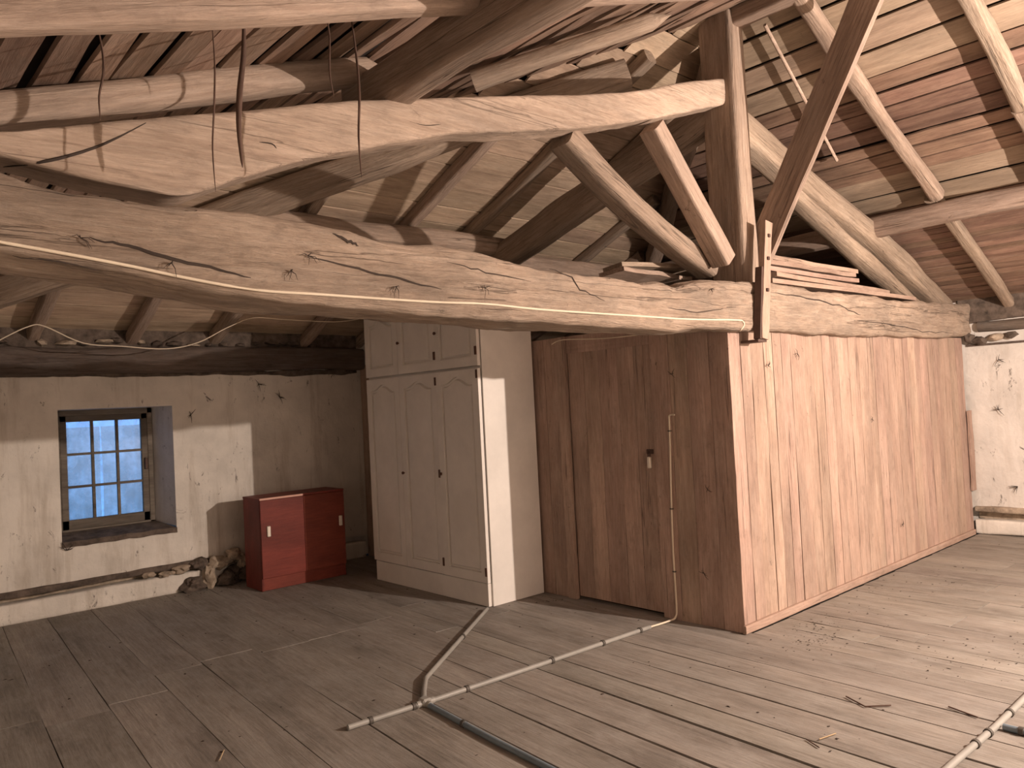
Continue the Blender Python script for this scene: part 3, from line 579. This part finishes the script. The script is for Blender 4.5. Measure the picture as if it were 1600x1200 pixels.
for i in range(3):
    for j in range(3):
        a = px0+(px1-px0)*i/3; b = px0+(px1-px0)*(i+1)/3; c = pz0+(pz1-pz0)*j/3; d = pz0+(pz1-pz0)*(j+1)/3
        MB().box((a, FY-0.002, c), (b, FY+0.002, d)).build('pane', 'pane', sash, None)
MB().bbox((SX1-0.035, FY-0.05, 1.17), (SX1-0.008, FY-0.02, 1.28), 0.005).build('catch', 'iron', window)
# crinkled plastic sheeting hung outside the panes, in two strips with a slit between
def sheet(x0, x1, ph):
    vs = []; n = 40
    for i in range(n+1):
        x = x0+(x1-x0)*i/n
        for j in range(9): vs.append((x, FY+0.13+0.03*noise.noise(V((x*13+ph, j*0.18, 1)))+0.012*math.sin(x*60+ph), FZ0+0.002+(FZ1-0.16-FZ0)*j/8))
    return obj('plastic_sheet', vs, [[i*9+j, i*9+9+j, i*9+10+j, i*9+j+1] for i in range(n) for j in range(8)], 'sheet', None, None, 60)
tag(sheet(FX0+0.003, 1.955, 0), 'hazy plastic sheet hung outside the window, beside its bright slit', 'plastic sheet', 'plastic sheets outside the window')
tag(sheet(1.975, FX1-0.003, 4), 'hazy plastic sheet hung outside the window, beside its bright slit', 'plastic sheet', 'plastic sheets outside the window')
# roof window added as a light source, unseen above the camera: frame and glass
rwf = MB(); zc = zL(3.0)
for a, b in (((sx0-.03, sy0-.03), (sx0+.02, sy1+.03)), ((sx1-.02, sy0-.03), (sx1+.03, sy1+.03)), ((sx0, sy0-.03), (sx1, sy0+.02)), ((sx0, sy1-.02), (sx1, sy1+.03))):
    vs = [];
    for (xx, yy) in ((a[0], a[1]), (b[0], a[1]), (b[0], b[1]), (a[0], b[1])): vs += [(xx, yy, zL(xx)-0.01), (xx-0.035, yy, zL(xx)+0.10)]
    rwf.add(vs, [[0,2,4,6],[1,3,5,7],[0,1,3,2],[2,3,5,4],[4,5,7,6],[6,7,1,0]])
rw = rwf.build('added_roof_window', 'frame'); tag(rw, 'small added roof window in the slatted slope', 'window', kind='structure')
obj('pane', [(sx0-.03, sy0, zL(sx0)+.09), (sx1-.03, sy0, zL(sx1)+.09), (sx1-.03, sy1, zL(sx1)+.09), (sx0-.03, sy1, zL(sx0)+.09)], [[0,1,2,3]], 'pane', rw)

# ================================================================== WARDROBE
WF, WBk, WYR, WYL, WH = 3.93, 4.53, 4.77, 6.49, 2.56
wd = empty('wardrobe', ((WF+WBk)/2, (WYR+WYL)/2, 0))
tag(wd, 'tall white three-column wardrobe with arched door panels against the partition', 'wardrobe')
def part(mb, name, mat, parent=wd): return mb.build(name, mat, parent)
part(MB().bbox((WF+0.038, WYR, 0.003), (WBk, WYR+0.02, WH), .002), 'side_panel', 'white')
part(MB().bbox((WF+0.034, WYL-0.02, 0.003), (WBk, WYL, WH), .002), 'side_panel', 'white')
part(MB().bbox((WF+0.034, WYR+.02, WH-0.02), (WBk, WYL-.02, WH), .002), 'top_panel', 'white')
part(MB().box((WBk-0.008, WYR+.02, 0.05), (WBk, WYL-.02, WH-.02)), 'back_panel', 'white')
part(MB().bbox((WF+0.004, WYR+.02, 0.003), (WF+0.040, WYL-0.035, 0.185), .002), 'plinth', 'white')
part(MB().box((WF+0.036, WYR+.02, 1.915), (WBk-.01, WYL-.02, 1.935)), 'shelf', 'white')
def arch_outline(y0, y1, z0, z1, rise, n=14):
    pts = [(y0, z0), (y1, z0)]
    for i in range(n+1):
        t = i/n; y = y1+(y0-y1)*t; u = abs(2*t-1)
        z = z1-rise*(0 if u < 0.0 else (1-math.cos(math.pi*min(1, u/0.85)))/2); pts.append((y, z))
    return pts
def door_leaf(y0, y1, z0, z1, parent, xo=0.0):
    x = WF+0.002+xo; g = 0.002; y0 += g; y1 -= g; z0 += g; z1 -= g; fr = 0.075; th = 0.03; dep = 0.022
    arch = arch_outline(y0+fr, y1-fr, z0+fr*1.05, z1-fr*0.75, 0.055); n = len(arch)
    outer = [(min(max(y0 if a < y0+fr+.001 else (y1 if a > y1-fr-.001 else a), y0), y1), z0 if b < z0+fr*1.05+.001 else z1) for a, b in arch]
    vs = []; fs = []
    for a, b in outer: vs.append((x, a, b))
    for a, b in arch: vs.append((x, a, b))
    for a, b in arch: vs.append((x+dep, a, b))
    for a, b in outer: vs.append((x+th, a, b))
    for i in range(n):
        j = (i+1) % n; fs += [[i, j, n+j, n+i], [n+i, n+j, 2*n+j, 2*n+i], [i, j, 3*n+j, 3*n+i]]
    fs += [list(range(2*n, 3*n)), list(range(3*n, 4*n))]
    d = obj('door', vs, fs, 'white', parent)
    cy, cz = (y0+y1)/2, (z0+z1)/2
    def inset(k): return [(cy+(a-cy)*(1-k/abs(y1-y0-2*fr)*2), b+(k if b < z0+fr*1.05+.001 else -k)) for a, b in arch]
    i1 = inset(0.016); i2 = inset(0.028); vs = [(x+dep, a, b) for a, b in i1]+[(x+0.005, a, b) for a, b in i2]
    obj('raised_panel', vs, [[i, (i+1) % n, n+(i+1) % n, n+i] for i in range(n)]+[list(range(n, 2*n)), list(range(n))], 'white', d)
    return d
cols = [(4.775, 5.35), (5.35, 5.925), (5.925, 6.485)]
doors = []
for c, (a, b) in enumerate(cols):
    doors.append((door_leaf(a, b, 1.935, WH-0.03, wd, -0.004 if c == 0 else 0), door_leaf(a, b, 0.19, 1.918, wd, -0.008 if c == 0 else 0)))
def knob(y, z, parent):
    m, L = frame((WF+0.004, y, z), (WF-0.028, y, z), (0, 0, 1)); vs = []; fs = []; ns = 10
    prof = [(0, .006), (.010, .006), (.014, .013), (.024, .014), (.030, .008), (.032, .001)]
    for q, r in prof:
        for j in range(ns): t = 2*math.pi*j/ns; vs.append((q, r*math.cos(t), r*math.sin(t)))
    for i in range(len(prof)-1):
        for j in range(ns): k = (j+1) % ns; fs.append([i*ns+j, i*ns+k, i*ns+ns+k, i*ns+ns+j])
    return obj('knob', vs, fs+[list(range(ns)), list(range((len(prof)-1)*ns, len(prof)*ns))], 'brown_plastic', parent, m, 40)
knob(5.895, 2.22, doors[1][0]); knob(5.325, 2.25, doors[0][0]); knob(5.90, 1.04, doors[1][1]); knob(5.325, 1.05, doors[0][1])
for y, z, dr in ((5.355, 2.06, doors[1][0]), (5.355, 1.84, doors[1][1]), (5.355, 1.05, doors[1][1]), (5.355, 0.30, doors[1][1]), (4.792, 2.06, doors[0][0]), (4.792, 1.87, doors[0][1]), (4.792, 0.28, doors[0][1])):
    MB().bbox((WF-0.012, y-0.012, z-0.035), (WF+0.012, y+0.012, z+0.035), 0.003).build('hinge', 'brown_plastic', dr)

# ================================================================== RED CABINET
CX0, CX1, CY0, CY1, CH = 2.99, 3.86, 6.89, 7.27, 0.86
cb = empty('low_cabinet', ((CX0+CX1)/2, (CY0+CY1)/2, 0)); tag(cb, 'low red-brown two-door cabinet standing before the window wall', 'cabinet')
part(MB().bbox((CX0, CY0+0.02, 0.003), (CX0+0.02, CY1, CH-0.02), .002), 'side_panel', 'red', cb)
part(MB().bbox((CX1-0.02, CY0+0.02, 0.003), (CX1, CY1, CH-0.02), .002), 'side_panel', 'red', cb)
part(MB().box((CX0+.02, CY1-.01, 0.05), (CX1-.02, CY1, CH-.02)), 'back_panel', 'red', cb)
tp = part(MB().bbox((CX0-0.004, CY0+0.006, CH-0.02), (CX1+0.004, CY1, CH), .002), 'top_panel', 'red', cb)
part(MB().box((CX0, CY0+0.001, CH-0.019), (CX0+0.43, CY0+0.007, CH-0.001)), 'pale_edge', 'pink_edge', tp)  # pale pink strip on the top's front edge, above the first door only
part(MB().bbox((CX0+0.02, CY0+0.03, 0.003), (CX1-.02, CY0+0.046, 0.118), .002), 'plinth', 'red', cb)
d1 = part(MB().bbox((CX0+0.002, CY0, 0.12), (CX0+0.433, CY0+0.018, CH-0.022), .002), 'door', 'red', cb)
d2 = part(MB().bbox((CX0+0.437, CY0+0.001, 0.12), (CX1-0.002, CY0+0.018, CH-0.022), .002), 'door', 'red', cb)
for x, d in ((CX0+0.055, d1), (CX1-0.07, d2)):
    part(MB().bbox((x, CY0-0.018, 0.50), (x+0.035, CY0+0.002, 0.60), .006), 'handle', 'handle', d)

# ================================================================== CONDUITS AND CABLES
R_ = 0.015
def conduit(pts, mat, label, clips, r=R_):
    o = tube('conduit_pipe', pts, r, mat, ns=10); tag(o, label, 'pipe', 'conduits on the floor')
    P = [V(p) for p in pts]
    for k, t in clips:
        c = P[k].lerp(P[k+1], t); d = (P[k+1]-P[k]).normalized()
        tube('clip', [c-d*0.010, c+d*0.010], r*1.35, 'clip', o, 10)
    return o
zc = R_+0.001
conduit([(1.95, 3.545, zc), (2.40, 3.512, zc), (3.2, 3.47, zc), (4.25, 3.43, zc)], 'pvc', 'pale grey conduit pipe lying on the floor from plank door past the junction', [(0, .28), (0, .85), (1, .35), (2, .12), (2, .55), (2, .9)])
conduit([(2.42, 3.545, zc), (2.50, 3.66, zc), (2.62, 3.81, zc+.004), (2.70, 3.875, zc), (3.86, 4.725, zc)], 'pvc', 'bent conduit pipe on the floor from the junction to the wardrobe corner', [(3, .5)])
conduit([(2.40, 3.48, zc), (2.35, 2.9, zc), (2.31, 2.2, zc), (2.28, 0.5, zc)], 'pvc_blue', 'dark blue-grey conduit pipe running off from the floor junction', [(0, .6), (2, .1)])
conduit([(2.5, 1.26, zc), (3.48, 1.25, zc), (3.99, 1.235, zc), (8.9, 1.25, zc)], 'pvc', 'straight grey conduit pipe on the bare floor right of the partition', [(1, .5), (1, .8), (2, .04)])
conduit([(4.0, 1.21, zc), (3.98, 0.6, zc), (3.95, -1.5, zc)], 'pvc_blue', 'bluish conduit pipe branching off the straight grey pipe', [(0, .12)])
jb = empty('junction_box', (2.405, 3.512, 0)); tag(jb, 'small grey tee fitting where three conduit pipes meet', 'fitting')
MB().bbox((2.375, 3.485, 0.001), (2.435, 3.545, 0.042), 0.010).build('body', 'pvc', jb)
for dx, dy in ((-1, .05), (1, -.05), (.35, .8), (-.05, -1)):
    c = V((2.405, 3.514, zc)); d = V((dx, dy, 0)).normalized(); tube('socket', [c+d*0.025, c+d*0.055], 0.019, 'pvc', jb, 10)
# wall cable up the jamb
wc = tube('wall_cable', smooth_path([(4.25, 3.43, zc), (4.45, 3.415, 0.016), (4.52, 3.41, 0.03), (4.535, 3.408, 0.12), (4.535, 3.41, 0.5), (4.535, 3.40, 0.9), (4.535, 3.385, 1.25), (4.535, 3.38, 1.42), (4.535, 3.375, 1.47), (4.532, 3.33, 1.475)], 5), 0.007, 'cable', ns=7); tag(wc, 'thin cream cable climbing the jamb beside the plank door', 'cable')
for z, y in ((0.35, 3.409), (0.8, 3.402), (1.36, 3.382)): MB().box((4.526, y-0.012, z-0.004), (4.545, y+0.012, z+0.004)).build('clip', 'clip', wc)
bc = tube('beam_cable', [on_tie(q.x, q.y, 0.007) for q in smooth_path([(a, b, 0) for a, b in ((-40, 369), (0, 378), (100, 396), (200, 415), (300, 436), (400, 453), (500, 460), (600, 467), (680, 472), (760, 475), (850, 484), (1000, 494), (1080, 499), (1150, 500), (1161, 503), (1162, 509), (1156, 517))], 12)], 0.0055, 'cable', ns=6); tag(bc, 'thin cream cable stapled along the face of the tie beam', 'cable')
hc = tube('hanging_cable', smooth_path([on(a, b, 'Y', 6.95) for a, b in ((-60, 565), (0, 531), (45, 510), (70, 510), (130, 536), (190, 541), (260, 545), (310, 535), (355, 512), (395, 497), (440, 499), (520, 503), (560, 499))], 5), 0.005, 'cable', ns=6); tag(hc, 'slack wire looping under the rafters above the window', 'cable')
b2 = tube('hanging_cable', smooth_path([on(a, b, 'X', 4.50) for a, b in ((862, 538), (880, 531), (940, 529), (1000, 523))], 5), 0.004, 'cable', ns=6); tag(b2, 'short loose wire end at the top of the plank door', 'cable')
wb2 = tube('wall_batten', [(WALL_X-0.012, 2.84, 1.985), (WALL_X-0.012, 2.3, 1.985), (WALL_X-0.012, 0.5, 1.98)], 0.012, 'dark_timber', ns=6); tag(wb2, 'thin brown rod along the top of the pale end wall', 'rod')
# ceiling bulb on its flex (just outside the frame)
BL = V((5.27, -1.0, 2.40))
pb = empty('pendant_bulb', (BL.x, BL.y, 2.43)); tag(pb, 'bare warm bulb hanging on a flex from the roof boards', 'lamp')
tube('flex', [(BL.x, BL.y, 2.57), (BL.x, BL.y, 4.16)], 0.004, 'cable', pb, 6)
MB().bbox((BL.x-.018, BL.y-.018, 2.505), (BL.x+.018, BL.y+.018, 2.57), .006).build('lamp_holder', 'brown_plastic', pb)
rock('bulb', (BL.x, BL.y, 2.475), (.055, .055, .075), 'bulb', pb, 2, 0.0)
lp_ = bpy.data.lights.new('bulb_right_offscreen', 'POINT'); lp_.energy = 1160; lp_.color = (1.0, 0.82, 0.70); lp_.shadow_soft_size = 0.025
lpo = bpy.data.objects.new('bulb_right_offscreen', lp_); COL.objects.link(lpo); lpo.location = BL

# ================================================================== RUBBLE, SLIVERS, DUST
rubs = [((2.60, 7.56, .05), (.22, .16, .13)), ((2.74, 7.55, .10), (.13, .13, .26)), ((2.86, 7.57, .22), (.22, .15, .13)), ((3.0, 7.56, .28), (.16, .14, .10)), ((3.06, 7.55, .19), (.10, .10, .14)), ((2.66, 7.58, .24), (.16, .13, .10)), ((2.5, 7.58, .22), (.13, .1, .07)), ((2.36, 7.58, .2), (.14, .09, .06)), ((2.92, 7.55, .06), (.2, .18, .13)), ((3.02, 7.58, .08), (.2, .15, .2)), ((2.22, 7.585, .215), (.12, .07, .05))]
for k, (l, s) in enumerate(rubs): tag(rock('rubble_chunk', l, s, 'mortar' if k in (1, 2, 3, 4, 6, 7, 10) else 'mortar_dark', None, 3, 0.62), ('pale' if k in (1, 2, 3, 4, 6, 7, 10) else 'dark dirty')+' lump of crumbled mortar at the wall foot beside the red-brown cabinet', 'rubble', ('pale' if k in (1, 2, 3, 4, 6, 7, 10) else 'dark')+' rubble beside the red-brown cabinet')
sl_ = [((332, 58), (337, 300), .0025, 'long thin brown strand hanging past the bowed beam, beside the wide sliver'), ((383, 75), (379, 262), .008, 'wide reddish wood sliver hanging in front of the bowed beam'), ((550, 70), (565, 278), .004, 'long pale strand hanging past the underside of the bowed beam'), ((511, 42), (522, 152), .003, 'short strand hanging under the slats above the bowed beam'), ((155, 125), (157, 188), .003, 'tiny strand hanging from the rafter above the bowed beam')]
for (a, b, r, lab) in sl_:
    A = on(*a, 'Y', 2.60); B = on(*b, 'Y', 2.60); A.z = zL(A.x)-0.0
    mid = A.lerp(B, .5)+V((random.uniform(-.015, .015), 0, 0)); pts = smooth_path([A, A.lerp(mid, .5)+V((.006, 0, 0)), mid, mid.lerp(B, .5)-V((.008, 0, 0)), B], 4)
    tag(tube('dangling_strand', pts, r, 'sliver', None, 6, lambda t: 0.45+0.9*math.sin(math.pi*min(1, t*0.95+.05))*1.0 if t < .97 else .15), lab, 'strand')
tu = [((125, 372), 'by its left crack'), ((268, 412), 'under the long crack'), ((454, 424), 'right of the long crack'), ((480, 400), 'above the crack end'), ((618, 448), 'over the wardrobe'), ((756, 450), 'over the wardrobe side'), ((1110, 452), 'left of the king post foot')]
for (p, wh) in tu:
    c = on_tie(*p, 0.002); e0 = empty('cobweb_tuft', c); tag(e0, 'dark dusty cobweb tuft stuck to the tie beam face %s' % wh, 'cobweb')
    for k in range(5):
        a = random.uniform(0, 6.28); l = random.uniform(.015, .05); q = c+V((math.cos(a)*l, -.012, math.sin(a)*l*0.8-.02))
        tube('strand', [c+V((0, -.005, 0)), c.lerp(q, .5)+V((0, -.012, .006)), q], .0022, 'web', e0, 5, lambda t: 1-.7*t)
tv = [((1106, 765), 'X', 4.535, 'on the dim partition side right of the door'), ((1100, 896), 'X', 4.535, 'low on the dim partition side'), ((1050, 585), 'X', 4.535, 'above the end of the wall cable'), ((1200, 572), 'Y', 2.855, 'high on the bright partition near its corner'), ((1246, 552), 'Y', 2.855, 'just under the tie beam on the bright partition'), ((1362, 655), 'Y', 2.855, 'midway along the bright partition'), ((1410, 820), 'Y', 2.855, 'low on the bright partition'), ((1590, 760), 'X', 9.06, 'low on the pale end wall'), ((1560, 640), 'X', 9.06, 'on the pale end wall beside the partition'), ((1560, 562), 'X', 9.06, 'under the rod on the pale end wall'), ((298, 648), 'Y', 7.63, 'on the limewashed wall right of the window'), ((404, 600), 'Y', 7.62, 'under the wall plate above the red-brown cabinet'), ((437, 620), 'Y', 7.62, 'in the stain above the red-brown cabinet'), ((105, 860), 'Y', 7.62, 'under the sill of the window')]
for (p, axn, val, wh) in tv:
    c = on(*p, axn, val); e0 = empty('cobweb_tuft', c); tag(e0, 'small dark cobweb tuft %s' % wh, 'cobweb'); sc = 1.6 if axn == 'X' and val > 9 or axn == 'Y' and val > 7 else 1.0
    for k in range(6):
        a = random.uniform(0, 6.28); l = random.uniform(.015, .055)*sc; off = V((0, math.cos(a)*l, math.sin(a)*l)) if axn == 'X' else V((math.cos(a)*l, 0, math.sin(a)*l))
        nrm = V((-1, 0, 0)) if axn == 'X' else V((0, -1, 0)); q = c+off
        tube('strand', [c, c+off*.5+nrm*.008, q], .0024*sc, 'web', e0, 5, lambda t: 1-.7*t)
for k, (l, z_) in enumerate((((9.03, 2.70, 2.03), (.12, .14, .10)), ((9.04, 2.56, 2.05), (.1, .16, .08)), ((9.04, 2.42, 2.06), (.1, .12, .07)), ((9.02, 2.80, 2.06), (.12, .1, .12)))): rock('stone', l, z_, 'mortar_dark' if k != 1 else 'mortar', wall_right, 2, 0.5)
def twig(pts, label, mat='sliver', r=.0038): tag(tube('twig', [on(a, b, 'Z', .007) for a, b in pts], r, mat, None, 6), label, 'twig')
twig([(1322, 1088), (1352, 1104), (1392, 1102)], 'dark bent twig lying on the floor before the partition')
twig([(1482, 1104), (1528, 1121)], 'short dark twig on the floor near the straight grey pipe')
twig([(1280, 1155), (1306, 1146)], 'pale straw lying beside a crossing straw on the floor', 'straw', .003)
twig([(1260, 1155), (1280, 1168)], 'brown straw lying beside a pale straw on the floor', 'sliver', .003)
twig([(343, 1188), (350, 1172)], 'pale straw lying alone on the shaded floorboards', 'straw', .003)
rnd = random.Random(3); db_ = MB()
def crumb(x, y, s):
    h = s*rnd.uniform(.25, .5); k = rnd.randint(3, 5); a0 = rnd.uniform(0, 6.28); el = rnd.uniform(.5, 1.8)
    vs = [(x+s*math.cos(a0+6.283*i/k)*rnd.uniform(.6, 1.2)*el, y+s*math.sin(a0+6.283*i/k)*rnd.uniform(.6, 1.2)/el, 0.0005) for i in range(k)]+[(x, y, h)]
    db_.add(vs, [[i, (i+1) % k, k] for i in range(k)]+[list(range(k))])
for _ in range(420):
    x = rnd.uniform(0.6, 8.9); y = rnd.uniform(0.6, 7.3)
    if x > 4.5 and y > 2.8: continue
    crumb(x, y, rnd.choice((.004, .006, .008, .012)))
for cx, cy, sp_, nn in ((4.75, 2.45, .18, 90), (5.1, 2.6, .15, 40), (5.6, 2.55, .25, 30), (6.4, 2.6, .35, 40), (4.9, 1.75, .3, 50), (4.3, 2.55, .25, 25), (4.4, 4.55, .12, 20), (2.5, 7.4, .3, 40), (5.3, 1.5, .3, 30)):
    for _ in range(nn):
        x, y = rnd.gauss(cx, sp_), rnd.gauss(cy, sp_*.5)
        if x > 4.5 and y > 2.8 or y > 7.55: continue
        crumb(x, y, rnd.choice((.004, .005, .007, .010)))
dbo = db_.build('floor_debris', 'web'); tag(dbo, 'dark crumbs and dust scattered over the floorboards', 'debris', kind='stuff')
